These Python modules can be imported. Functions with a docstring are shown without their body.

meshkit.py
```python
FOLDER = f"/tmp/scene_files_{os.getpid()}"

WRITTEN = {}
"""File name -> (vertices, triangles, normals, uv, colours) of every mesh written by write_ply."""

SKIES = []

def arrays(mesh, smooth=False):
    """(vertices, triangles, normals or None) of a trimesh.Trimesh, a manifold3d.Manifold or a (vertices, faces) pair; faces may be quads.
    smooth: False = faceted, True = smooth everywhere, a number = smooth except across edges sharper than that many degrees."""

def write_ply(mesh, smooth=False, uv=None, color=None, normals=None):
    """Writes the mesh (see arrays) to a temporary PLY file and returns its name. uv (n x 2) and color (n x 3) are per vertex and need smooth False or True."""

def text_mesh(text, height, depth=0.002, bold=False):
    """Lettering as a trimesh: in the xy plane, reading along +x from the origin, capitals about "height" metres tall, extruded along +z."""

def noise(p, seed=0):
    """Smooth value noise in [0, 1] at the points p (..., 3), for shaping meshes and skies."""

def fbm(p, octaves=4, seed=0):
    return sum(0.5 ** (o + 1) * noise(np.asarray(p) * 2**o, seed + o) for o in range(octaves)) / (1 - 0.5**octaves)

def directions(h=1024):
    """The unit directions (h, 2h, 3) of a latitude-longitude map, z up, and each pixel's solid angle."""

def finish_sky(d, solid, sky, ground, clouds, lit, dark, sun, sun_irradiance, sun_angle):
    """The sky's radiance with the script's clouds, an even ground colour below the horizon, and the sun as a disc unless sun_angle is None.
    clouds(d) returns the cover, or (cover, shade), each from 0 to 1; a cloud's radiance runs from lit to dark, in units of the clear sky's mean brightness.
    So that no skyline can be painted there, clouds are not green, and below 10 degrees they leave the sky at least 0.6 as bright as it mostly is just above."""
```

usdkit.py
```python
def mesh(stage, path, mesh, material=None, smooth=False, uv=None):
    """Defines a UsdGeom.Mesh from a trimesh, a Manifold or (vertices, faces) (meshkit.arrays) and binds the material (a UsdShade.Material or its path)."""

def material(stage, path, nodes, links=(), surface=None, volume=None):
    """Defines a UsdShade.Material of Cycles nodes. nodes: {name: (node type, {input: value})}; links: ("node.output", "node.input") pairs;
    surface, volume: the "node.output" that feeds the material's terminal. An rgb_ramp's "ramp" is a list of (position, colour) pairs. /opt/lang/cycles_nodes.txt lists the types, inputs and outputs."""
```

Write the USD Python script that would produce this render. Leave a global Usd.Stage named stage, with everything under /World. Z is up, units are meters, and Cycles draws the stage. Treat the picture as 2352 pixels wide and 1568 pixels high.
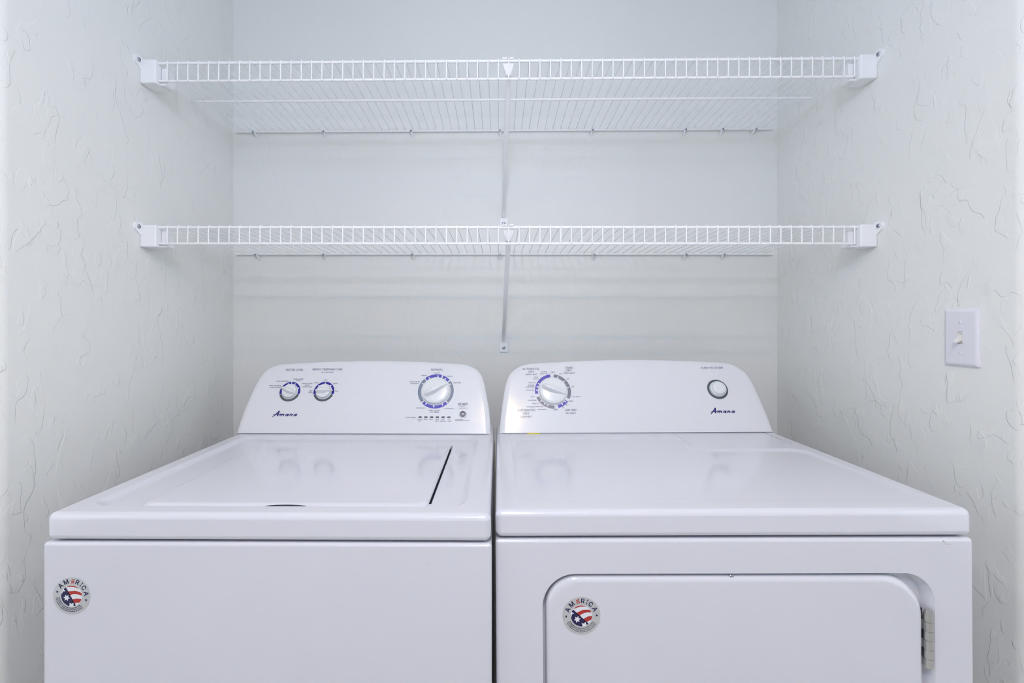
import math, numpy as np, trimesh, manifold3d, shapely, usdkit, meshkit
from shapely import affinity
from shapely.geometry import Polygon, LineString, Point, box as sbox
from pxr import Usd, UsdGeom, UsdLux, UsdShade, Gf, Sdf

stage = Usd.Stage.CreateInMemory()
UsdGeom.SetStageUpAxis(stage, 'Z')
UsdGeom.SetStageMetersPerUnit(stage, 1.0)
UsdGeom.Xform.Define(stage, '/World')
ZC = 1.22                      # the camera's height above the floor; depth y is measured from the camera

# ------------------------------------------------------------------ camera
F_PX, W_PX, H_PX = 1080.0, 2352.0, 1568.0
YAW = 0.5                      # degrees, turned slightly to the left
cam = UsdGeom.Camera.Define(stage, '/World/camera')
cam.CreateHorizontalApertureAttr(36.0)
cam.CreateVerticalApertureAttr(24.0)
cam.CreateFocalLengthAttr(36.0 * F_PX / W_PX)
cam.CreateHorizontalApertureOffsetAttr(36.0 * (1176.0 - 1134.58) / W_PX)     # shift lens: keeps the verticals straight
cam.CreateVerticalApertureOffsetAttr(36.0 * (745.0 - 784.0) / W_PX)
cam.CreateClippingRangeAttr(Gf.Vec2f(0.05, 50.0))
cam.CreateFStopAttr(0.0)
cam.CreateExposureAttr(0.0)
xf = UsdGeom.Xformable(cam)
xf.AddTranslateOp().Set(Gf.Vec3d(0, 0, ZC))
xf.AddRotateXYZOp().Set(Gf.Vec3f(90, 0, YAW))

# ------------------------------------------------------------------ lights: unseen ceiling and front lamps, added fill lamp and panes
def place(light, loc, rot=(0, 0, 0)):
    x = UsdGeom.Xformable(light)
    x.AddTranslateOp().Set(Gf.Vec3d(*loc))
    x.AddRotateXYZOp().Set(Gf.Vec3f(*rot))

LAMP = (0.02, -0.30)           # recessed can light, out of view: its rim cuts the beam off below the top of the alcove
def ball(name, loc, radius, power, color):
    l = UsdLux.SphereLight.Define(stage, '/World/' + name)
    l.CreateRadiusAttr(radius); l.CreateIntensityAttr(power); l.CreateColorAttr(Gf.Vec3f(*color)); place(l, loc)
def pane(name, loc, rot, width, height, power, color):
    l = UsdLux.RectLight.Define(stage, '/World/' + name)
    l.CreateWidthAttr(width); l.CreateHeightAttr(height); l.CreateIntensityAttr(power); l.CreateColorAttr(Gf.Vec3f(*color)); place(l, loc, rot)
ball('unseen_ceiling_lamp', (LAMP[0], LAMP[1], 2.46 + 0.045), 0.03, 740.0, (1.0, 0.61, 0.22))  # out of view; gives the warm light below the lower shelf
ball('added_cool_fill', (0.0, -0.40, 2.10), 0.10, 72.0, (0.655, 0.755, 1.02))  # added cool fill for the alcove; no such lamp is known
ball('unseen_front_lamp', (0.02, 0.42, ZC + 0.42), 0.03, 86.0, (0.92, 0.965, 1.03))          # out of view above the frame; lights the alcove, throws the shelf rail shadows
for side in (-1, 1):           # added fill panes on either side, brightening the alcove side walls
    pane('added_fill_pane_' + ('left' if side < 0 else 'right'), (side * 1.88, -0.20, 1.35), (90, 0, 90 * side), 1.2, 2.0, 1.1, (0.86, 0.96, 1.0))

# ------------------------------------------------------------------ materials
L = '/World/Looks/'
UsdGeom.Scope.Define(stage, '/World/Looks')

def plain(name, color, rough=0.5, metal=0.0, **kw):
    return usdkit.material(stage, L + name, {'p': ('principled_bsdf', dict(base_color=color, roughness=rough, metallic=metal, **kw))}, [], surface='p.BSDF')

def grained(name, color, rough, bump_scale, bump_dist, metal=0.0, tone=0.03, **kw):
    """a procedural surface with slight tone variation and fine relief"""
    hi = tuple(min(1, c * (1 + tone)) for c in color); lo = tuple(c * (1 - tone) for c in color)
    return usdkit.material(stage, L + name, {
        'g': ('geometry', {}),
        'n': ('noise_texture', dict(scale=6.0, detail=3.0)),
        'r': ('rgb_ramp', {'ramp': [(0.35, lo), (0.65, hi)]}),
        'b': ('noise_texture', dict(scale=bump_scale, detail=2.0)),
        'u': ('bump', dict(distance=bump_dist, strength=1.0)),
        'p': ('principled_bsdf', dict(roughness=rough, metallic=metal, **kw))},
        [('g.position', 'n.vector'), ('g.position', 'b.vector'), ('n.fac', 'r.fac'), ('r.color', 'p.base_color'), ('b.fac', 'u.height'), ('u.normal', 'p.normal')], surface='p.BSDF')

def wall_paint(name, color, relief):
    """hand-trowelled plaster: flat plateaus with curled edges over a fine orange peel"""
    return usdkit.material(stage, L + name, {
        'g': ('geometry', {}),
        'm': ('mapping', dict(mapping_type='point', scale=(1.0, 1.0, 0.60))),
        'n1': ('noise_texture', dict(scale=17.0, detail=2.0, roughness=0.5, distortion=0.5)),
        'e1': ('map_range', dict(range_type='smoothstep', from_min=0.535, from_max=0.556, to_min=0.0, to_max=1.0)),
        'n2': ('noise_texture', dict(scale=27.0, detail=1.5, distortion=0.7)),
        'e2': ('map_range', dict(range_type='smoothstep', from_min=0.575, from_max=0.60, to_min=0.0, to_max=0.8)),
        'n4': ('noise_texture', dict(scale=13.0, detail=1.0)),
        'e4': ('map_range', dict(range_type='smoothstep', from_min=0.36, from_max=0.54, to_min=0.0, to_max=1.0)),
        'n3': ('noise_texture', dict(scale=260.0, detail=2.0)),
        'a': ('math', dict(math_type='add')),
        'f': ('math', dict(math_type='multiply')),
        's3': ('math', dict(math_type='multiply', value2=0.22)),
        'b': ('math', dict(math_type='add')),
        'u': ('bump', dict(distance=relief, strength=1.0)),
        'p': ('principled_bsdf', dict(base_color=color, roughness=0.5, specular_ior_level=0.4))},
        [('g.position', 'm.vector'), ('m.vector', 'n1.vector'), ('m.vector', 'n2.vector'), ('g.position', 'n3.vector'), ('g.position', 'n4.vector'),
         ('n1.fac', 'e1.value'), ('n2.fac', 'e2.value'), ('n4.fac', 'e4.value'), ('e1.result', 'a.value1'), ('e2.result', 'a.value2'),
         ('a.value', 'f.value1'), ('e4.result', 'f.value2'),
         ('n3.fac', 's3.value1'), ('f.value', 'b.value1'), ('s3.value', 'b.value2'), ('b.value', 'u.height'), ('u.normal', 'p.normal')], surface='p.BSDF')

M = dict(
    wall=wall_paint('wall_paint', (0.845, 0.856, 0.83), 0.00068),
    back=wall_paint('back_wall_paint', (0.845, 0.856, 0.83), 0.00018),
    ceiling=grained('ceiling_paint', (0.82, 0.82, 0.81), 0.7, 120, 0.0006),
    floor=grained('floor_vinyl', (0.62, 0.58, 0.52), 0.5, 40, 0.0003, tone=0.12),
    enamel=grained('white_enamel', (0.712, 0.722, 0.782), 0.12, 900, 0.00002, tone=0.004, coat_weight=0.3, coat_roughness=0.06),
    console=grained('white_console_plastic', (0.783, 0.797, 0.833), 0.12, 700, 0.00002, tone=0.004),
    knob=grained('white_knob_plastic', (0.80, 0.83, 0.85), 0.22, 300, 0.00002, tone=0.01),
    wire=grained('white_vinyl_coating', (0.95, 0.955, 0.96), 0.40, 400, 0.00005, tone=0.01),
    bracket=grained('white_bracket_plastic', (0.92, 0.93, 0.945), 0.40, 300, 0.00004, tone=0.01),
    plate=grained('white_switch_plastic', (0.80, 0.80, 0.86), 0.35, 300, 0.00002, tone=0.01),
    toggle=grained('ivory_toggle_plastic', (0.84, 0.83, 0.80), 0.35, 300, 0.00002, tone=0.01),
    screw=grained('zinc_screw', (0.42, 0.45, 0.50), 0.35, 500, 0.0001, metal=0.9, tone=0.15),
    hinge=grained('nickel_hinge', (0.55, 0.56, 0.55), 0.32, 300, 0.00005, metal=0.85, tone=0.1),
    steel=grained('grey_metallic_button', (0.32, 0.32, 0.36), 0.30, 300, 0.00005, metal=0.7, tone=0.1),
    dark=plain('painted_gap_shade', (0.02, 0.022, 0.03), 0.6),  # near-black, stands in for the shade inside narrow gaps
    shade=plain('painted_slot_shade', (0.06, 0.07, 0.10), 0.5),  # shade at the bottom of the lid slot, as a colour
    led=plain('smoked_indicator', (0.10, 0.10, 0.15), 0.25),
    rubber=plain('black_rubber', (0.03, 0.03, 0.03), 0.8),
    ink=plain('grey_blue_ink', (0.135, 0.135, 0.24), 0.5),
    inkpale=plain('pale_grey_ink', (0.24, 0.24, 0.34), 0.5),
    logo=plain('navy_logo_ink', (0.022, 0.012, 0.16), 0.35),
    blue=plain('blue_ring_ink', (0.018, 0.014, 0.30), 0.30),
    bluesheen=plain('blue_ring_ink_sheen', (0.075, 0.075, 0.48), 0.30),  # blue ring ink with its lilac reflection put into the colour
    ringgrey=plain('slate_ring_ink', (0.085, 0.11, 0.13), 0.30),
    ringpale=plain('pale_slate_ring_ink', (0.20, 0.25, 0.34), 0.30),
    ringmid=plain('mid_grey_ring_ink', (0.20, 0.22, 0.28), 0.30),
    silver=grained('silver_foil', (0.66, 0.68, 0.70), 0.34, 200, 0.00002, metal=0.55, tone=0.02),
    navy=plain('navy_print', (0.012, 0.010, 0.075), 0.35),
    red=plain('red_print', (0.45, 0.030, 0.025), 0.35),
    white=plain('white_print', (0.80, 0.83, 0.87), 0.4),
    yellow=plain('yellow_paper', (0.80, 0.66, 0.05), 0.6),
    scuff=plain('grey_scuff', (0.55, 0.55, 0.60), 0.7),
)

# ------------------------------------------------------------------ helpers
used = {}
def numbered(parent, name):
    k = used.get((parent, name), 0); used[parent, name] = k + 1
    return f'{parent}/{name}' + (f'_{k:03d}' if k else '')

def tag(p, label=None, cat=None, group=None, kind=None):
    for k, v in (('label', label), ('category', cat), ('group', group), ('kind', kind)):
        if v: p.SetCustomDataByKey(k, v)

def thing(name, label, cat, loc=(0, 0, 0), group=None, roty=0.0):
    x = UsdGeom.Xform.Define(stage, numbered('/World', name))
    x.AddTranslateOp().Set(Gf.Vec3d(loc[0] + math.radians(-roty) * 0.93, *loc[1:]))      # a tilt keeps the thing's top where it is
    if roty: x.AddRotateYOp().Set(roty)
    tag(x.GetPrim(), label, cat, group)
    ORIGIN[str(x.GetPath())] = np.array(loc, float)
    return str(x.GetPath())
ORIGIN = {}

def tri(m):
    if isinstance(m, manifold3d.Manifold):
        q = m.to_mesh(); return trimesh.Trimesh(q.vert_properties[:, :3], q.tri_verts, process=False)
    return m

def part(name, m, mat, parent, smooth=35, label=None, kind=None):
    """one mesh, given in the room's coordinates, as a child of a thing or of a part"""
    top = '/'.join(parent.split('/')[:3])
    m = tri(m).copy()
    if top in ORIGIN: m.apply_translation(-ORIGIN[top])
    p = usdkit.mesh(stage, numbered(parent, name), m, M[mat], smooth=smooth)
    tag(p.GetPrim(), label, kind=kind)
    return str(p.GetPath())

def struct(name, m, mat, label, smooth=35):
    p = usdkit.mesh(stage, '/World/' + name, tri(m), M[mat], smooth=smooth)
    tag(p.GetPrim(), label, kind='structure')

def bx(x0, x1, y0, y1, z0, z1):
    m = trimesh.creation.box([x1 - x0, y1 - y0, z1 - z0]); m.apply_translation([(x0 + x1) / 2, (y0 + y1) / 2, (z0 + z1) / 2]); return m

def man(m):
    m = trimesh.Trimesh(m.vertices, m.faces, process=True)
    return manifold3d.Manifold(manifold3d.Mesh(np.asarray(m.vertices, np.float32), np.asarray(m.faces, np.uint32)))

def hull(pts):
    return trimesh.convex.convex_hull(np.asarray(pts, float))

def rbox(x0, x1, y0, y1, z0, z1, r, n=5):
    """a box with rounded edges"""
    s = trimesh.creation.uv_sphere(radius=r, count=[4 * n, 4 * n]).vertices
    pts = [s + [x, y, z] for x in (x0 + r, x1 - r) for y in (y0 + r, y1 - r) for z in (z0 + r, z1 - r)]
    return hull(np.vstack(pts))

def rrect(x0, x1, y0, y1, r, n=8):
    return sbox(x0 + r, y0 + r, x1 - r, y1 - r).buffer(r, quad_segs=n)

def ring_pts(poly):
    return np.array(poly.exterior.coords)[:-1]

def cat(ms):
    return trimesh.util.concatenate([tri(m) for m in ms])

def tube(path, r, n=8, caps=True):
    """a round bar along a polyline; r one radius or one per point"""
    P = np.asarray(path, float); R = np.broadcast_to(r, len(P)); V, Fc = [], []
    T = np.gradient(P, axis=0) if len(P) > 2 else np.repeat((P[1] - P[0])[None], 2, 0)
    T /= np.linalg.norm(T, axis=1)[:, None]
    ref = np.array([1.0, 0, 0]) if abs(T[:, 0]).max() < 0.8 else np.array([0, 0, 1.0])
    for p, t, q in zip(P, T, R):
        a = np.cross(t, ref); a /= np.linalg.norm(a); b = np.cross(t, a)
        ang = np.arange(n) * 2 * np.pi / n
        V.append(p + q * (np.cos(ang)[:, None] * a + np.sin(ang)[:, None] * b))
    V = np.vstack(V); k = len(P)
    for i in range(k - 1):
        for j in range(n):
            a, b, c, d = i * n + j, i * n + (j + 1) % n, (i + 1) * n + (j + 1) % n, (i + 1) * n + j
            Fc += [[a, d, c], [a, c, b]]
    if caps:
        V = np.vstack([V, P[0], P[-1]])
        for j in range(n):
            Fc += [[k * n, j, (j + 1) % n], [k * n + 1, (k - 1) * n + (j + 1) % n, (k - 1) * n + j]]
    m = trimesh.Trimesh(V, Fc, process=False); m.fix_normals(); return m

def lathe(profile, n=48):
    """profile [(radius, height)] turned about +z"""
    return trimesh.creation.revolve(np.array(profile), sections=n)

def framed(m, o, ex, ey, ez):
    T = np.eye(4); T[:3, 0], T[:3, 1], T[:3, 2], T[:3, 3] = ex, ey, ez, o
    m = tri(m).copy(); m.apply_transform(T); return m

def flat(poly, depth=0.0003):
    """a flat print cut from a shapely shape"""
    gs = [g for g in getattr(poly, 'geoms', [poly]) if g.geom_type == 'Polygon' and g.area > 1e-9]
    return cat([trimesh.creation.extrude_polygon(g, depth, engine='earcut') for g in gs])

TEXTS = {}
def words(s, w, h, bold=False):
    """lettering, w wide and h tall, centred on the origin of the xy plane"""
    if (s, bold) not in TEXTS: TEXTS[s, bold] = meshkit.text_mesh(s, 1.0, depth=1.0, bold=bold)
    m = TEXTS[s, bold].copy(); b = m.bounds
    m.apply_translation([-(b[0, 0] + b[1, 0]) / 2, -0.5, 0])
    m.apply_scale([w / (b[1, 0] - b[0, 0]), h, 0.0003]); return m

def screw_head(r, h=0.0022):
    """a pan head with a cross slot, facing +z"""
    head = man(lathe([(0, 0), (r, 0), (r, h * .35), (r * .8, h * .8), (r * .4, h), (0, h)], 20))
    for a in (0, 90):
        head = head - man(bx(-r * .6, r * .6, -r * .12, r * .12, h * .45, h * 2)).rotate([0, 0, a + 25])
    return tri(head)
FRONT = ((1, 0, 0), (0, 0, 1), (0, -1, 0))         # a thing's frame on a surface that faces the camera

# ------------------------------------------------------------------ the room
XL, XR, YB, CEIL = -0.884, 0.923, 1.563, 2.46
def plan_wall(sgn, xin, yface):
    """a side wall of the alcove with its bullnose corner and the hall wall beside the opening, seen in plan"""
    r = 0.020
    arc = [(xin + sgn * (r - r * math.cos(a)), yface + r - r * math.sin(a)) for a in np.linspace(0, math.pi / 2, 9)]
    far = sgn * 1.9
    pts = [(xin, YB + 0.12)] + arc + [(far, yface), (far, yface + 0.12), (xin + sgn * 0.12, yface + 0.12), (xin + sgn * 0.12, YB + 0.12)]
    return trimesh.creation.extrude_polygon(Polygon(pts), CEIL, engine='earcut')
struct('wall_left', plan_wall(-1, XL, 0.822), 'wall', 'white trowelled plaster wall on the left of the laundry alcove')
struct('wall_right', plan_wall(1, XR, 0.829), 'wall', 'white trowelled plaster wall on the right, holding the light switch')
struct('wall_back', bx(XL, XR, YB, YB + 0.12, 0, CEIL), 'back', 'smooth white back wall behind the shelves and machines')
struct('floor', bx(-1.9, 1.9, -2.62, YB + 0.12, -0.1, 0), 'floor', 'beige floor under the machines')
can = trimesh.creation.cylinder(radius=0.078, height=0.4, sections=48).apply_translation([LAMP[0], LAMP[1], CEIL])
struct('ceiling', man(bx(-1.9, 1.9, -2.62, YB + 0.12, CEIL, CEIL + 0.02)) - man(can), 'ceiling', 'white ceiling')
struct('trim_1', lathe([(.090, -.003), (.0775, -.003), (.0745, .0), (.0745, .085), (0, .085), (0, .090), (.080, .090), (.080, .001), (.090, .001), (.090, -.003)], 48).apply_translation([LAMP[0], LAMP[1], CEIL]), 'ceiling', 'white recessed can of the unseen ceiling lamp')
struct('wall_hall_left', bx(-2.0, -1.9, -2.62, 0.942, 0, CEIL), 'ceiling', 'left wall of the hall behind the camera')
struct('wall_hall_right', bx(1.9, 2.0, -2.62, 0.942, 0, CEIL), 'ceiling', 'right wall of the hall behind the camera')
struct('wall_hall_rear', bx(-2.0, 2.0, -2.72, -2.62, 0, CEIL), 'ceiling', 'rear wall of the hall behind the camera')

# ------------------------------------------------------------------ machines
TH = math.radians(27.5)
EU, EV, EN = np.array([1.0, 0, 0]), np.array([0, math.sin(TH), math.cos(TH)]), np.array([0, -math.cos(TH), math.sin(TH)])

def console_mesh(half, cx, y0, z0, yback):
    """control console: a sloping face with rounded shoulders, running back to a vertical rear"""
    half = np.array(half)
    out = np.vstack([half, half[::-1] * [-1, 1]])
    big = Polygon(np.vstack([[[half[0, 0] + 0.002, -0.2]], out, [[-half[0, 0] - 0.002, -0.2]]]))
    o = np.array([cx, y0, z0]); pts = []
    w, d = 0.016, 0.007
    for t in np.linspace(0, 1, 8):
        p = big.buffer(-w * (1 - math.cos(t * math.pi / 2)) if t else 0, quad_segs=12).intersection(sbox(-1, 0, 1, 1))
        q = ring_pts(p.segmentize(0.02)); n = -d + d * math.sin(t * math.pi / 2)
        pts += [o + a * EU + b * EV + n * EN for a, b in q]
    for a, b in out:
        q = o + a * EU + max(b, 0) * EV - 0.012 * EN
        pts += [q, [q[0] * 0.985 + cx * 0.015, yback, z0 + (q[2] - z0) * 0.93]]
    return hull(pts)

def on_console(m, cx, y0, z0, u=0.0, v=0.0, n=0.0002, turn=0.0):
    a = math.radians(turn); ex, ey = EU * math.cos(a) + EV * math.sin(a), EV * math.cos(a) - EU * math.sin(a)
    return framed(m, np.array([cx, y0, z0]) + u * EU + v * EV + n * EN, ex, ey, EN)

def arc_piece(a0, a1, r0, r1):
    t = np.radians(np.linspace(a0, a1, max(3, int(abs(a1 - a0) / 4) + 2)))
    return Polygon(np.vstack([np.c_[r1 * np.cos(t), r1 * np.sin(t)], np.c_[r0 * np.cos(t), r0 * np.sin(t)][::-1]]))

def notch(a, r0, r1, w=0.0022):
    return affinity.rotate(rrect(r0 - 0.004, r1, -w / 2, w / 2, w * 0.45), a, origin=(0, 0))

def dial(machine, console, C, u, v, r0, r1, segments, ticks, r_knob, kind, turn):
    """a printed ring in segments on the console, and a knob with its grip"""
    for a0, a1, mat in segments:
        s = arc_piece(a0, a1, r0, r1)
        for t in ticks: s = s.difference(notch(t, r0, r0 + 0.66 * (r1 - r0), 0.0040 if kind == 'small' else 0.0038))
        part('ring_segment', on_console(flat(s), *C, u, v), mat, console, smooth=False)
    if kind == 'large':
        k = lathe([(0, 0), (r_knob + .0012, 0), (r_knob + .0012, .002), (r_knob, .0025), (r_knob - .0006, .008), (r_knob - .003, .0105), (r_knob * .8, .0118), (r_knob * .4, .0125), (0, .0127)], 72)
        grip = [[(x + rr * c, rr * f * s, h) for x, rr, f in ((-.026, .0085, 1), (-.008, .0105, 1), (.012, .0075, 1), (.036, .0012, 1))
                 for c, s in ((math.cos(q), math.sin(q)) for q in np.linspace(0, 2 * math.pi, 16, endpoint=False))] for h in (.009,)]
        top = [(x + rr * c, rr * s, h) for x, rr, h in ((-.025, .0045, .025), (-.006, .005, .0275), (.012, .0035, .0245), (.034, .0006, .0155))
               for c, s in ((math.cos(q), math.sin(q)) for q in np.linspace(0, 2 * math.pi, 12, endpoint=False))]
    else:
        k = lathe([(0, 0), (r_knob + .001, 0), (r_knob, .003), (r_knob - .001, .0085), (r_knob * .8, .0105), (0, .0115)], 48)
        grip = [[(x + rr * c, rr * s, h) for x, rr in ((-.0165, .0045), (-.004, .0125), (.008, .0105), (.0265, .0008))
                 for c, s in ((math.cos(q), math.sin(q)) for q in np.linspace(0, 2 * math.pi, 16, endpoint=False))] for h in (.0055,)]
        top = [(x + rr * c, rr * s, h) for x, rr, h in ((-.0165, .002, .019), (-.002, .0035, .021), (.010, .0025, .019), (.0258, .0005, .0125))
               for c, s in ((math.cos(q), math.sin(q)) for q in np.linspace(0, 2 * math.pi, 12, endpoint=False))]
    p = part('dial_knob', on_console(k, *C, u, v, 0.0003, turn), 'knob', machine)
    part('grip', on_console(hull(grip[0] + top), *C, u, v, 0.0003, turn), 'knob', p, smooth=40)

def logo_shape():
    """the maker's slanted script: a long-tailed capital A whose bar runs on into the small letters"""
    line = lambda pts, r: LineString(pts).buffer(r, quad_segs=6)
    s = [line([(-1.62, -.22), (-1.0, .45), (-.30, 1.60)], .15), line([(-1.0, .45), (-.05, 2.0)], .21), line([(-.08, 1.98), (.10, .22)], .27), line([(-1.62, .52), (-.95, .72), (.3, .74), (1.25, .88)], .12)]
    arch = lambda x, w: [line([(x, .18), (x, .82)], .19), line([(x, .60), (x + w * .5, .86), (x + w * .9, .74), (x + w, .5), (x + w, .18)], .18)]
    bowl = lambda x: [Point(x + .45, .50).buffer(.50).difference(affinity.scale(Point(x + .46, .48).buffer(.20), .8, 1.1)), line([(x + 1.02, .18), (x + 1.02, .84)], .19)]
    s += arch(1.05, .72) + arch(1.77, .72) + bowl(3.20) + arch(4.98, .82) + bowl(6.48)
    p = affinity.affine_transform(shapely.union_all(s), [1, .22, 0, 1, 0, 0])
    b = p.bounds
    return affinity.translate(p, -(b[0] + b[2]) / 2, -(b[1] + b[3]) / 2), b[2] - b[0]
LOGO, LOGO_W = logo_shape()

def star(cx, cy, r, n=5, rot=90, inner=0.42):
    return Polygon([(cx + (r if k % 2 == 0 else r * inner) * math.cos(math.radians(rot + 180 * k / n)), cy + (r if k % 2 == 0 else r * inner) * math.sin(math.radians(rot + 180 * k / n))) for k in range(2 * n)])

def sticker(machine, x, y, z, R, rot, label):
    """round silver sticker with a flag emblem and arched lettering"""
    place_ = lambda m, n: framed(m, (x, y - n, z), *FRONT)
    def turned(p): return affinity.rotate(affinity.scale(p, R, R, origin=(0, 0)), rot, origin=(0, 0))
    base = part('sticker', place_(lathe([(0, 0), (R, 0), (R, .0003), (R - .0003, .0004), (0, .0004)], 64), -0.0001), 'silver', machine, label=label)
    put = lambda name, p, mat, lift: part(name, place_(flat(turned(p), .0001), .0003 + lift), mat, base, smooth=False)
    disc = Point(0, 0).buffer(.55, quad_segs=24)
    upper = Polygon([(-.47, .36), (.33, -.43), (1, -1), (1, 1), (-.3, 1)])
    lower = disc.difference(Polygon([(-.47, .40), (.37, -.43), (1, -1.1), (1, 1), (-.3, 1)]))
    put('white_field', disc.buffer(.01), 'white', 0)
    band = lambda a, b: Polygon(a + b[::-1]).buffer(.01).intersection(disc).intersection(upper)
    for a, b in (([(-.47, .40), (-.2, .56), (0, .60), (.3, .56)], [(-.43, .385), (-.06, .50), (.10, .505), (.26, .485)]),
                 ([(-.40, .06), (-.24, .17), (.10, .31), (.35, .31), (.56, .27)], [(-.10, .02), (.0, .10), (.13, .155), (.34, .19), (.56, .175)]),
                 ([(-.1, -.34), (.14, -.15), (.31, -.06), (.56, -.02)], [(.05, -.5), (.31, -.29), (.43, -.235), (.56, -.17)])):
        put('stripe', band(a, b), 'red', .0001)
    for q in ((-.23, -.17, .19), (-.58, .16, .20), (.14, -.50, .20), (-.55, -.36, .14), (-.22, -.62, .14)):
        lower = lower.difference(star(*q, n=6 if q[2] == .19 else 5, rot=70, inner=.52))
    put('star_field', lower, 'navy', .0001)
    for a in (180, 0):
        put('star', star(.80 * math.cos(math.radians(a)), .80 * math.sin(math.radians(a)), .075), 'navy', .0001)
    for ch, off in zip('AMERICA', (64, 38, 12, -7.5, -24.5, -40.5, -65)):
        if ch == 'E':
            g = shapely.union_all([Polygon([(-.085, q - .03), (.095, q + .005), (.105, q + .05), (-.07, q + .012)]) for q in (-.10, -.02, .06)])
            g = affinity.translate(affinity.rotate(g, off, origin=(0, 0)), -.79 * math.sin(math.radians(off)), .79 * math.cos(math.radians(off)))
            put('letter', g, 'red', .0001)
        else:
            w = dict(A=.225, M=.25, R=.185, I=.06, C=.20)[ch]
            m = words(ch, w * R, .235 * R, bold=True); m.apply_scale([1, 1, .34])
            a = math.radians(off + rot); c, s = math.cos(a), math.sin(a)
            m = framed(m, (-.79 * R * s, .79 * R * c, 0), (c, s, 0), (-s, c, 0), (0, 0, 1))
            part('letter', place_(m, .0004), 'navy', base, smooth=False)
    for s_, rad, span in (('AN AMERICAN COMPANY FOR OVER 100 YEARS', .655, 128), ('THE COMPANY AMERICANS SUPPLIES OF THE USA', .745, 132), ('THE COMPANY AMERICANS FOR MADE IN THE USA', .835, 128)):
        m = words(s_, 1.0, .058 * R); v = m.vertices.copy()
        ang = np.radians(270 + v[:, 0] * span + rot - 4); r = rad * R - v[:, 1]
        m.vertices = np.c_[r * np.cos(ang), r * np.sin(ang), v[:, 2] * .34]
        part('lettering', place_(m, .0004), 'navy', base, smooth=False)
    return base

def foot(machine, x, y, h):
    part('leveling_foot', trimesh.util.concatenate([tube([(x, y, 0.0), (x, y, .014)], .022, 20), tube([(x, y, .012), (x, y, h)], .007, 12)]), 'rubber', machine)

def print_words(console, C, table):
    for s, u, v, w, h in table:
        mat = 'ink' if h > .0045 else 'inkpale'
        part('lettering', on_console(words(s, w, h * 0.92, bold=(s == 'START')), *C, u, v), mat, console, smooth=False)

# ---------------- washing machine
WT = ZC - 0.2935                                   # the washer's top
wx0, wx1, wy0, wy1 = -0.7035, -0.0108, 0.7240, 1.376
washer = thing('washing_machine', 'white top-load washing machine with three dials on its console and a lid', 'washing machine', ((wx0 + wx1) / 2, 1.05, 0))
body = rbox(wx0 - .0042, wx1 + .0012, wy0, wy1, .025, ZC - .3385, .0055)
part('cabinet', body, 'enamel', washer)
top = man(rbox(wx0, wx1, wy0, wy1, ZC - .3362, WT, .0105, 6)) + man(bx(wx0 + .02, wx1 - .02, wy0 + .02, wy1 - .02, ZC - .3392, ZC - .32))
def sunk(x0, x1, y0, y1, z_top, depth, slope, r, front=1.0):
    """a shallow recess with sloping edges; front: how deep its front end is, relative to the rear"""
    pts = []
    for k, d in ((0, -.002), (0, .0002), (.55, .62), (.82, .9), (1, 1)):
        for px, py in ring_pts(rrect(x0 + slope * k, x1 - slope * k, y0 + slope * k, y1 - slope * k, r)):
            f = front + (1 - front) * (py - y0) / (y1 - y0)
            pts.append((px, py, z_top + .002 if d < 0 else z_top - depth * f * d))
    return man(hull(pts))
top = top - sunk(-0.668, -0.051, 0.757, 1.236, WT, .0080, .012, .03, .8)
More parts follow.
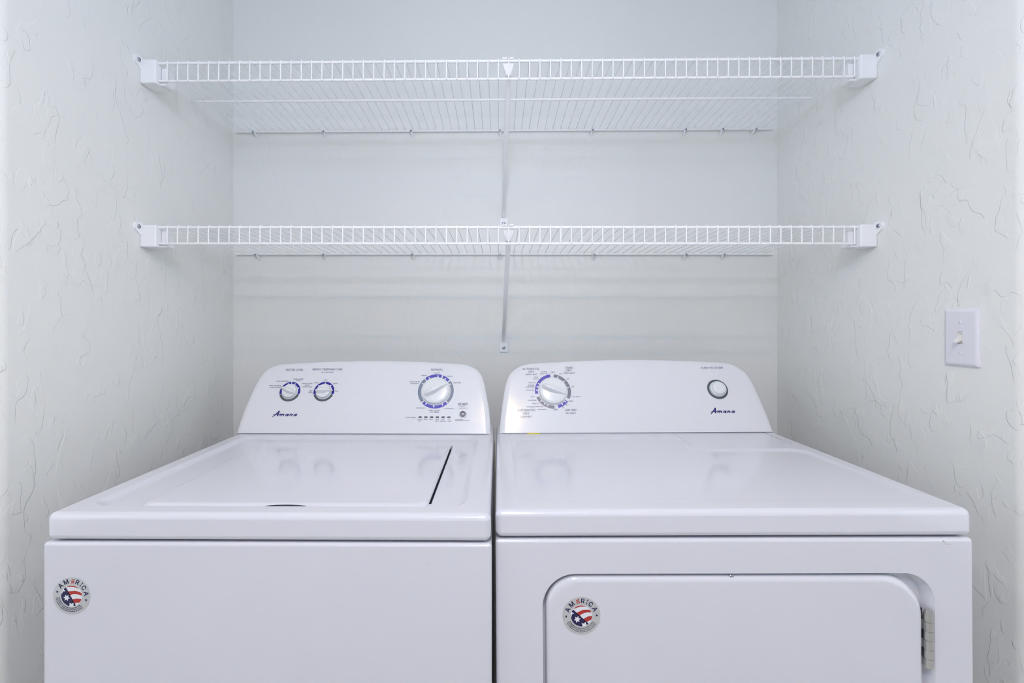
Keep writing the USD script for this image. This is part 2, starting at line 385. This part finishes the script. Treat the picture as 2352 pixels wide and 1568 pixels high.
lid_x0, lid_x1, lid_y0, lid_y1 = -0.590, -0.1155, 0.7650, 1.172
top = top - man(bx(lid_x1 - .012, lid_x1 + .0040, lid_y0 + .020, lid_y1 - .004, WT - .024, WT - .004))                       # the open slot on the lid's right
top = top - man(bx(lid_x0 - .0016, lid_x0 + .004, lid_y0 + .020, lid_y1 - .010, WT - .016, WT - .004))
top = top - man(bx(lid_x0 + .02, lid_x1 - .02, lid_y1 - .004, lid_y1 + .0012, WT - .016, WT - .004))
dip = man(trimesh.creation.icosphere(4, 1.0).apply_transform(np.diag([.044, .020, .0043, 1]))).translate([-0.347, 0.7655, WT - .0062])     # finger dip under the lid's front
top = top - dip
part('top_panel', top, 'enamel', washer)
part('lid_slot_shade', bx(lid_x1 - .010, lid_x1 + .0038, lid_y0 + .022, lid_y1 - .006, WT - .0238, WT - .0160), 'shade', washer, smooth=False)  # dark block that stands in for the shade down in the slot
lp = []
for t in np.linspace(0, 1, 9):
    ins, h = .0105 * (1 - math.sin(t * math.pi / 2)), .0064 * (1 - math.cos(t * math.pi / 2))
    lp += [(p[0], p[1], WT - .0004 - h) for p in ring_pts(rrect(lid_x0 + ins, lid_x1 - ins, lid_y0 + ins, lid_y1 - ins, .018))]
lid = hull(lp + [(p[0], p[1], WT - .0082) for p in ring_pts(rrect(lid_x0 + .0005, lid_x1 - .0005, lid_y0 + .0005, lid_y1 - .0005, .018))])
part('lid', man(lid) - dip, 'enamel', washer)
CW = (-0.3617, 1.2548, WT + .0020)
half_w = [(.342, 0), (.341, .03), (.3372, .07), (.3305, .107), (.3245, .138), (.3175, .163), (.310, .177), (.299, .188), (.2838, .1968), (.263, .2025), (.21, .2065), (.135, .2102), (.04, .2132)]
con = part('console', cat([console_mesh(half_w, *CW, 1.376), bx(wx0 + .03, wx1 - .03, 1.270, 1.366, WT - .001, WT + .004)]), 'console', washer, smooth=25)
dial(washer, con, CW, -.2199, .1174, .0226, .0287, [(199, 341, 'ringgrey'), (344, 447.5, 'blue'), (92.5, 197, 'blue')], (112, 66, 24.7), .0198, 'small', 158)
dial(washer, con, CW, -.1247, .1175, .0226, .0287, [(199, 341, 'ringgrey'), (344, 557, 'blue')], (135, 90, 47.7), .0198, 'small', 4)
dial(washer, con, CW, .1881, .1192, .0416, .0500, [(-42.5, 37.5, 'ringpale'), (42, 67.5, 'bluesheen'), (72.5, 130, 'bluesheen'), (134, 220, 'ringpale'), (224.5, 313, 'bluesheen')], (118, 85.5, 56, 27, 150, 236, 266, 298), .0385, 'large', 28)
part('start_button', on_console(cat([lathe([(0, 0), (.0098, 0), (.0102, .001), (.0098, .002), (.0085, .002), (.0080, .001), (0, .001)], 36), lathe([(0, .0005), (.0082, .0005), (.0080, .0022), (.0062, .0038), (.003, .0047), (0, .005)], 36)]), *CW, .2657, .0533), 'steel', washer, label='round grey metallic start button')
for k in range(6):
    s = rrect(-.0047, .0047, -.0021, .0021, .0020)
    part('indicator', on_console(flat(s, .0006), *CW, .150 + k * .01562, .0447), 'led', con, smooth=False)
part('logo', on_console(flat(affinity.scale(LOGO, .0665 / LOGO_W, .0665 / LOGO_W, origin=(0, 0))), *CW, -.2199, .0535), 'logo', con, smooth=False, label='dark blue slanted script logo')
print_words(con, CW, [
 ("WATER LEVEL",-0.2195,0.1827,0.0518,0.0067), ("WASH TEMPERATURE",-0.1261,0.1841,0.0861,0.0067), ("all cold rinses",-0.1247,0.1755,0.0348,0.0043), ("auto sensing",-0.2473,0.1486,0.0333,0.0039), ("deep water",-0.2028,0.1549,0.0297,0.0039), ("wash",-0.2018,0.1500,0.0136,0.0039), ("auto sensing",-0.2654,0.1356,0.0332,0.0039), ("+ extra rinse",-0.2648,0.1302,0.0307,0.0039), ("deep water",-0.1756,0.1419,0.0295,0.0039), ("wash",-0.1753,0.1367,0.0135,0.0039), ("+ extra rinse",-0.1755,0.1316,0.0307,0.0039), ("cold",-0.1507,0.1439,0.0111,0.0039), ("cool",-0.1257,0.1521,0.0111,0.0039), ("warm",-0.0963,0.1420,0.0135,0.0039), ("hot",-0.0896,0.1191,0.0085,0.0038), ("tap",-0.1624,0.1200,0.0085,0.0038), ("cold",-0.1620,0.1149,0.0110,0.0038), ("NORMAL",0.1879,0.1836,0.0342,0.0067), ("regular",0.1885,0.1738,0.0186,0.0040), ("heavy",0.1524,0.1665,0.0161,0.0040), ("casual",0.2255,0.1640,0.0160,0.0039), ("delicates",0.2466,0.1443,0.0221,0.0039), ("bulky items",0.1268,0.1475,0.0295,0.0039), ("& sheets",0.1266,0.1420,0.0221,0.0039), ("drain/spin",0.1492,0.0709,0.0239,0.0037), ("rinse/spin",0.2275,0.0695,0.0251,0.0037), ("clean washer",0.1873,0.0646,0.0340,0.0039), ("with",0.1793,0.0593,0.0095,0.0037), ("affresh",0.1935,0.0592,0.0130,0.0046), ("START",0.2653,0.0816,0.0276,0.0068), ("PAUSE",0.2637,0.0754,0.0132,0.0030), ("UNLOCK LID",0.2657,0.0702,0.0239,0.0030), ("CANCEL",0.2568,0.0374,0.0224,0.0048), ("HOLD 3 SEC",0.2769,0.0360,0.0153,0.0022), ("cycle status",0.1240,0.0446,0.0296,0.0039), ("Sensing",0.1499,0.0389,0.0142,0.0031), ("Fill",0.1496,0.0345,0.0059,0.0031), ("Wash",0.1652,0.0389,0.0095,0.0031), ("Rinse",0.1806,0.0389,0.0094,0.0031), ("Final",0.1971,0.0389,0.0083,0.0031), ("Spin",0.1962,0.0344,0.0083,0.0031), ("Cycle",0.2113,0.0390,0.0094,0.0031), ("completed",0.2115,0.0344,0.0165,0.0031), ("Lid",0.2290,0.0390,0.0047,0.0031), ("Locked",0.2292,0.0344,0.0118,0.0031)])
sticker(washer, -0.6615, wy0, ZC - .4208, .0292, -16, 'round silver sticker with a flag emblem, turned to the right')
part('scratch', hull([(-.1060, wy0, ZC - .3655), (-.1052, wy0, ZC - .3655), (-.1093, wy0, ZC - .3735), (-.1088, wy0, ZC - .3735), (-.1072, wy0 - .0002, ZC - .369)]), 'scuff', washer)
for fx in (wx0 + .05, wx1 - .05):
    for fy in (wy0 + .05, wy1 - .05): foot(washer, fx, fy, .04)

# ---------------- clothes dryer (stands a touch out of level)
DT = ZC - 0.2898
dx0, dx1, dy0, dy1 = -0.0045, 0.7385, 0.7370, 1.378
dryer = thing('clothes_dryer', 'white clothes dryer with one large dial and a hinged front door', 'clothes dryer', ((dx0 + dx1) / 2, 1.05, 0), roty=-0.40)
door_top = ZC - .3930
pocket = [(.0708, -.9), (.0708, -.9)]
def door_outline(x0, x1, z0, z1, rl, rr_):
    a = [(x0 + rl - rl * math.cos(t), z1 - rl + rl * math.sin(t)) for t in np.linspace(0, math.pi / 2, 14)]
    b = [(x1 - rr_ + rr_ * math.sin(t), z1 - rr_ + rr_ * math.cos(t)) for t in np.linspace(0, math.pi / 2, 14)]
    return np.array([(x0, z0)] + a + b + [(x1, z0)])
cab = man(rbox(dx0, dx1 + .0005, dy0, dy1, .025, ZC - .3350, .0055))
cut, px0, px1, pz = [], .0708, .6690, ZC - .3905
for ins, y in ((-.0045, dy0 - .001), (-.0038, dy0 + .0002), (-.0020, dy0 + .0012), (0, dy0 + .004), (0, dy0 + .016)):
    sr = 1.6 if ins < 0 else 1
    cut += [(p[0], y, p[1]) for p in door_outline(px0 + ins * .5, px1 - ins * 2.2, ZC - .985, pz - ins * .5, .052, .048)]
cab = cab - man(hull(cut))
part('cabinet', cab, 'enamel', dryer)
dp = []
for t in np.linspace(0, 1, 7):
    ins, y = .008 * (1 - math.sin(t * math.pi / 2)), dy0 - .0015 + .009 * (1 - math.cos(t * math.pi / 2))
    dp += [(p[0], y, p[1]) for p in door_outline(.0738 + .008 * 0 + (.008 - ins) * 0 + (.0 if t == 1 else 0) + (.008 * (1 - t) * 0) + (.0085 - .0085 * math.sin(t * math.pi / 2)), .6605 - (.0085 - .0085 * math.sin(t * math.pi / 2)), ZC - .978 + ins, door_top - (.0085 - .0085 * math.sin(t * math.pi / 2)), .050, .062)]
dp += [(p[0], dy0 + .0155, p[1]) for p in door_outline(.0738, .6605, ZC - .978, door_top, .050, .062)]
door = part('door', hull(dp), 'enamel', dryer)
part('latch_screw', framed(screw_head(.0042), (.3648, dy0 + .0035, ZC - .3955), *FRONT), 'screw', dryer)
hz0, hz1 = ZC - .5335, ZC - .4475
hg = [tube([(.6668, dy0 - .0005, hz0), (.6668, dy0 - .0005, hz1)], .0050, 14)]
hinge = part('hinge', cat([hg[0], bx(.6668, .6765, dy0 + .0015, dy0 + .0035, hz0, hz1), tube([(.6668, dy0 - .0005, hz1 - .001), (.6668, dy0 - .0005, hz1 + .003)], .0040, 14)]), 'hinge', dryer, label='nickel hinge of the dryer door')
nk = 6
for k in range(nk):
    z0 = hz0 + (hz1 - hz0) * k / nk; z1 = z0 + (hz1 - hz0) / nk - .0012
    leaf = cat([bx(.6608, .6668, dy0 - .0035, dy0 + .0005, z0, z1), bx(.6572, .6668, dy0 + .0032, dy0 + .0060, z0, z1)]) if k % 2 == 0 else bx(.6668, .6725, dy0 - .0035, dy0 + .0010, z0, z1)
    part('knuckle', cat([tube([(.6668, dy0 - .0008, z0), (.6668, dy0 - .0008, z1)], .0058, 14), leaf]), 'hinge', hinge)
part('hinge_gap_shade', bx(.6610, .6650, dy0 + .008, dy0 + .014, hz0, hz1), 'dark', dryer, smooth=False)  # near-black block in place of the shade behind the knuckles
top = man(rbox(dx0, dx1, dy0, dy1, ZC - .3325, DT, .0105, 6)) + man(bx(dx0 + .02, dx1 - .02, dy0 + .02, dy1 - .02, ZC - .3355, ZC - .32))
top = top - (sunk(.031, .462, .770, 1.215, DT, .0052, .013, .03, .06) + sunk(.031, .707, .770, 1.099, DT, .0046, .013, .035, .07))
top = top - man(bx(.4640, .7090, 1.138, 1.300, DT - .006, DT + .01))
part('top_panel', top, 'enamel', dryer)
lint = man(rbox(.4656, .7078, 1.1388, 1.299, DT - .0058, DT - .0002, .0012, 3))
part('lint_screen_cover', lint, 'enamel', dryer)
CD = (0.3690, 1.2575, DT + .0020)
half_d = [(.3655, 0), (.3638, .028), (.3605, .057), (.3558, .09), (.3510, .115), (.3480, .135), (.3415, .157), (.335, .171), (.324, .182), (.312, .1908), (.297, .1980), (.274, .2028), (.18, .208), (.12, .2105), (.04, .2128)]
dcon = part('console', cat([console_mesh(half_d, *CD, 1.378), bx(dx0 + .03, dx1 - .03, 1.302, 1.366, DT - .001, DT + .004)]), 'console', dryer, smooth=25)
dial(dryer, dcon, CD, -.2155, .1168, .0416, .0500, [(96, 152, 'bluesheen'), (152, 189, 'bluesheen'), (201, 272, 'ringmid'), (285, 322, 'bluesheen'), (-27, 84, 'ringmid')], (150, 163, 176, 220, 236, 247.5, 302.5, 316.7, 68.6, 41, 14), .0385, 'large', -23)
part('ring_segment', on_console(flat(Point(0, 0).buffer(.0283, quad_segs=24).difference(Point(0, 0).buffer(.0226, quad_segs=24))), *CD, .2419, .1195), 'ringgrey', dcon, smooth=False)
part('push_button', on_console(lathe([(0, 0), (.0218, 0), (.0218, .006), (.0212, .0075), (.0200, .008), (.0192, .0078), (.0188, .007), (.0182, .009), (.0176, .0125), (.0160, .0142), (.010, .0150), (0, .0153)], 56), *CD, .2419, .1195, .0003), 'knob', dryer, smooth=50)
part('logo', on_console(flat(affinity.scale(LOGO, .0665 / LOGO_W, .0665 / LOGO_W, origin=(0, 0))), *CD, .2414, .0580), 'logo', dcon, smooth=False, label='dark blue slanted script logo')
print_words(dcon, CD, [
 ("AUTOMATIC",-0.2739,0.1838,0.0478,0.0064), ("DRY",-0.2735,0.1750,0.0161,0.0064), ("HIGH HEAT",-0.2732,0.1671,0.0333,0.0048), ("TIMED",-0.1657,0.1868,0.0236,0.0064), ("DRY",-0.1663,0.1782,0.0161,0.0064), ("HIGH HEAT",-0.1657,0.1704,0.0321,0.0048), ("OFF",-0.2124,0.1730,0.0117,0.0048), ("OFF",-0.2724,0.1008,0.0115,0.0040), ("OFF",-0.2118,0.0636,0.0119,0.0047), ("OFF",-0.1679,0.0873,0.0120,0.0047), ("AUTOMATIC",-0.2909,0.0627,0.0482,0.0061), ("DRY",-0.2912,0.0534,0.0160,0.0061), ("LOW HEAT",-0.2914,0.0447,0.0319,0.0051), ("AIR DRY",-0.1697,0.0623,0.0321,0.0061), ("NO HEAT",-0.1703,0.0537,0.0278,0.0051), ("wrinkle",-0.2383,0.1749,0.0186,0.0040), ("prevent",-0.2379,0.1692,0.0210,0.0040), ("cool",-0.2608,0.1592,0.0111,0.0039), ("down",-0.2613,0.1538,0.0147,0.0039), ("less dry",-0.2721,0.1430,0.0196,0.0039), ("energy",-0.2755,0.1353,0.0183,0.0039), ("preferred",-0.2793,0.1298,0.0244,0.0039), ("more dry",-0.2790,0.1206,0.0231,0.0038), ("cool down",-0.2739,0.0912,0.0228,0.0038), ("less dry",-0.2646,0.0818,0.0192,0.0037), ("energy preferred",-0.2674,0.0728,0.0454,0.0040), ("more dry",-0.2486,0.0650,0.0226,0.0037), ("60",-0.1917,0.1685,0.0074,0.0040), ("40",-0.1712,0.1530,0.0074,0.0039), ("20",-0.1588,0.1301,0.0067,0.0039), ("cool down",-0.1525,0.1009,0.0265,0.0038), ("20",-0.1788,0.0775,0.0072,0.0037), ("10",-0.1900,0.0700,0.0060,0.0037), ("PUSH TO START",0.2408,0.1837,0.0629,0.0064)])
sticker(dryer, 0.1290, dy0 - .0015, ZC - .4530, .0297, 2, 'round silver sticker with a flag emblem on the dryer door')
part('paper_scrap', bx(.078, .111, 1.2535, 1.268, DT - .0001, DT + .0014), 'yellow', dryer, smooth=False, label='scrap of yellow paper under the console')
for a, b, c, d in ((.6905, -.3390, .6960, -.3412), (.6945, -.3428, .7040, -.3442), (.6915, -.3375, .6935, -.3395)):
    part('scuff_mark', tube([(a, dy0 + .0001, ZC + b), ((a + c) / 2, dy0 - .0001, ZC + (b + d) / 2), (c, dy0 + .0001, ZC + d)], .0005, 6), 'scuff', dryer)
for fx in (dx0 + .05, dx1 - .05):
    for fy in (dy0 + .05, dy1 - .05): foot(dryer, fx, fy, .04)

# ------------------------------------------------------------------ wire shelves
RAIL_R, WIRE_R, Y_FRONT, Y_REAR, N_WIRES = .0036, .0015, 1.163, 1.556, 68

def wire_shelf(label, z_front, z_rear, drop, rise, clips, brace_foot, z_mid):
    """ventilated shelf: four rails, 68 deck wires that bend down over the front lip, end brackets, a diagonal brace and wall clips.
    rise: how much higher the right end hangs than the left, per metre"""
    s = thing('wire_shelf', label, 'wire shelf', (0.02, YB, ZC + z_front))
    zl = lambda x, z: ZC + z + rise * x
    bar = lambda name, x0, x1, y, z, r=RAIL_R: part(name, tube([(x0, y, zl(x0, z)), (x1, y, zl(x1, z))], r, 12), 'wire', s)
    bar('front_rail', -.874, .913, Y_FRONT, z_front)
    bar('lip_rail', -.843, .872, Y_FRONT, z_front - drop, .0031)
    bar('middle_rail', -.866, .888, 1.338, z_mid, .0036)
    bar('rear_rail', -.871, .905, Y_REAR, z_rear, .0031)
    for k in range(N_WIRES):
        x = -.8455 + k * (1.7180 / (N_WIRES - 1))
        f, r = zl(x, z_front) + RAIL_R + WIRE_R * .8, zl(x, z_rear) + .0031 + WIRE_R * .8
        yf = Y_FRONT - RAIL_R - WIRE_R * .8
        path = [(x, Y_REAR + .002, r), (x, Y_REAR - .05, r + (f - r) * .13), (x, Y_FRONT + .003, f), (x, Y_FRONT - .0025, f - .0008), (x, yf - .0002, f - .0045), (x, yf, f - .010), (x, yf, zl(x, z_front - drop) - .0022)]
        part('wire', tube(path, [.0012, .0012, .0013, .0015, .0016, .0016, .0016], 8), 'wire', s, smooth=60)
    for sgn, xw, xi in ((-1, XL, -.8440), (1, XR, .8825)):
        zt = zl(xw, z_front)
        x0, x1 = sorted((xw, xi))
        b = [rbox(x0, x1, 1.1515, 1.200, zt - drop - .0095, zt + .0055, .003)]
        fx0, fx1 = sorted((xi - sgn * .0005, xi - sgn * .0155))
        b.append(rbox(fx0, fx1, 1.1705, 1.198, zt - drop - .0075, zt - .0070, .0022, 3))
        b.append(bx(fx0, fx1, 1.1665, 1.1725, zt - drop - .0080, zt - drop - .0035))
        disc = lambda y, z, r: [(xw - sgn * t, y + r * math.cos(a), z + r * math.sin(a)) for t in (0, .0055) for a in np.linspace(0, 2 * math.pi, 24, endpoint=False)]
        b.append(hull(disc(1.1425, zt - .001, .0122) + disc(1.165, zt - .012, .016)))
        br = part('end_bracket', cat(b), 'bracket', s)
        part('screw', framed(screw_head(.0054, .003), (xw - sgn * .0054, 1.1425, zt - .001), (0, -sgn, 0), (0, 0, 1), (-sgn, 0, 0)), 'screw', br)
    xt, xb, zb = .0258, .0188, ZC + brace_foot
    zt = zl(xt, z_front)
    zp = zb - .0195
    path = [(xt, Y_FRONT + .010, zt - .020), (xt - .0004, Y_FRONT + .03, zt - .045), (xb + .0002, YB - .024, zb + .034), (xb, YB - .008, zb + .012), (xb, YB - .0045, zb)]
    tb = tube(path, [.0064, .0066, .0066, .0062, .0035], 14)
    clip = hull([(xt + dx, Y_FRONT + dy, zt - .0065) for dx in (-.0145, .0145) for dy in (-.004, .006)] + [(xt + dx, Y_FRONT + dy, zt - .009) for dx in (-.0135, .0135) for dy in (-.0035, .008)]
                + [(xt + .0064 * math.cos(a), Y_FRONT + .012 + .0064 * math.sin(a), zt - .032) for a in np.linspace(0, 6.28, 12)])
    plate = rbox(xb - .0138, xb + .0138, YB - .0035, YB - .0002, zp - .0150, zp + .0190, .0012, 3)
    saddle = cat([rbox(xt - .016, xt - .002, Y_FRONT - .006, Y_FRONT + .006, zt + .0030, zt + .0068, .0012, 3), rbox(xt + .002, xt + .013, Y_FRONT - .006, Y_FRONT + .006, zt + .0030, zt + .0068, .0012, 3)])
    br = part('support_brace', cat([tb, clip, saddle]), 'bracket', s)
    fp = part('foot_plate', plate, 'bracket', br)
    part('screw', framed(screw_head(.0052, .003), (xb, YB - .0034, zp + (.0005)), *FRONT), 'screw', br)
    for x, lean in clips:
        z = zl(x, z_rear); d = .0045 * lean
        sph = trimesh.creation.icosphere(2, .0030).vertices
        c = hull(np.vstack([sph + [x, Y_REAR - .0045, z + .0015], sph + [x + d * .4, Y_REAR - .0030, z - .006]]))
        tail = hull(np.vstack([sph * .9 + [x + d * .4, Y_REAR - .001, z - .006], sph * .7 + [x + d * 1.5, Y_REAR + .003, z - .0165]]))
        loop = tube([(x + d + .0045 * math.cos(a), Y_REAR + .001, z - .0075 + .0065 * math.sin(a)) for a in np.linspace(-.4, math.pi + .4, 12)], .0011, 6)
        cl = part('wall_clip', cat([c, tail, loop]), 'bracket', s)
        part('screw', framed(screw_head(.0036, .0028), (x - d * .4, Y_REAR - .0068, z - .0025), *FRONT), 'screw', cl)
    return s

wire_shelf('upper white wire shelf held by end brackets and a diagonal brace on the back wall', .6508, .6415, .0440, .0022,
           [(-.809, 1), (-.5767, .3), (-.2871, .4), (.0065, .3), (.3106, -.3), (.6159, -.4), (.7374, -.4), (.8445, -1.2)], .3538, .6390)
wire_shelf('lower white wire shelf just above the washing machine and dryer', .2398, .2325, .0400, -.0012,
           [(-.8017, 1), (-.5767, .3), (-.2828, .4), (.0075, .2), (.3164, -.3), (.6173, -.4), (.7417, -.4)], -.0578, .2315)

# ------------------------------------------------------------------ light switch
sw = thing('light_switch', 'white toggle light switch on the right wall', 'light switch', (XR, .942, ZC - .0255))
py0, py1, pz0, pz1 = .9068, .9767, ZC - .0830, ZC + .0315
pp = []
for ins, t in ((0, 0), (0, .0022), (.0012, .0036), (.0045, .0052), (.007, .0055)):
    pp += [(XR - t, p[0], p[1]) for p in ring_pts(rrect(py0 + ins, py1 - ins, pz0 + ins, pz1 - ins, .002, 3))]
yc, zc_ = (py0 + py1) / 2, (pz0 + pz1) / 2
plate = man(hull(pp)) - man(bx(XR - .02, XR - .0028, yc - .0052, yc + .0052, zc_ - .0122, zc_ + .0122))
part('wall_plate', plate, 'plate', sw, smooth=25)
collar = man(bx(XR - .0052, XR - .0005, yc - .0047, yc + .0047, zc_ - .0115, zc_ + .0115)) - man(bx(XR - .02, XR - .0022, yc - .0036, yc + .0036, zc_ - .0098, zc_ + .0096))
part('toggle_collar', collar, 'toggle', sw, smooth=False)
part('toggle_well_shade', bx(XR - .0024, XR - .0006, yc - .0035, yc + .0035, zc_ - .0097, zc_ + .0095), 'dark', sw, smooth=False)  # dark plate that paints the shade inside the toggle opening
lever = hull([(XR - .003, yc + a, zc_ + b) for a in (-.0034, .0034) for b in (-.0062, .0060)] + [(XR - .0165, yc + a, zc_ + b) for a in (-.0024, .0024) for b in (-.0105, -.0062)] + [(XR - .0182, yc + a, zc_ + b) for a in (-.0014, .0014) for b in (-.0098, -.0072)])
part('toggle', lever, 'toggle', sw, smooth=25)
for dz in (.0302, -.0302):
    h = man(lathe([(0, 0), (.0034, 0), (.0032, .0006), (.002, .0012), (0, .0014)], 20)) - man(bx(-.004, .004, -.0005, .0005, .0006, .01)).rotate([0, 0, 90])
    part('screw', framed(h, (XR - .0054, yc, zc_ + dz), (0, -1, 0), (0, 0, 1), (-1, 0, 0)), 'plate', sw)
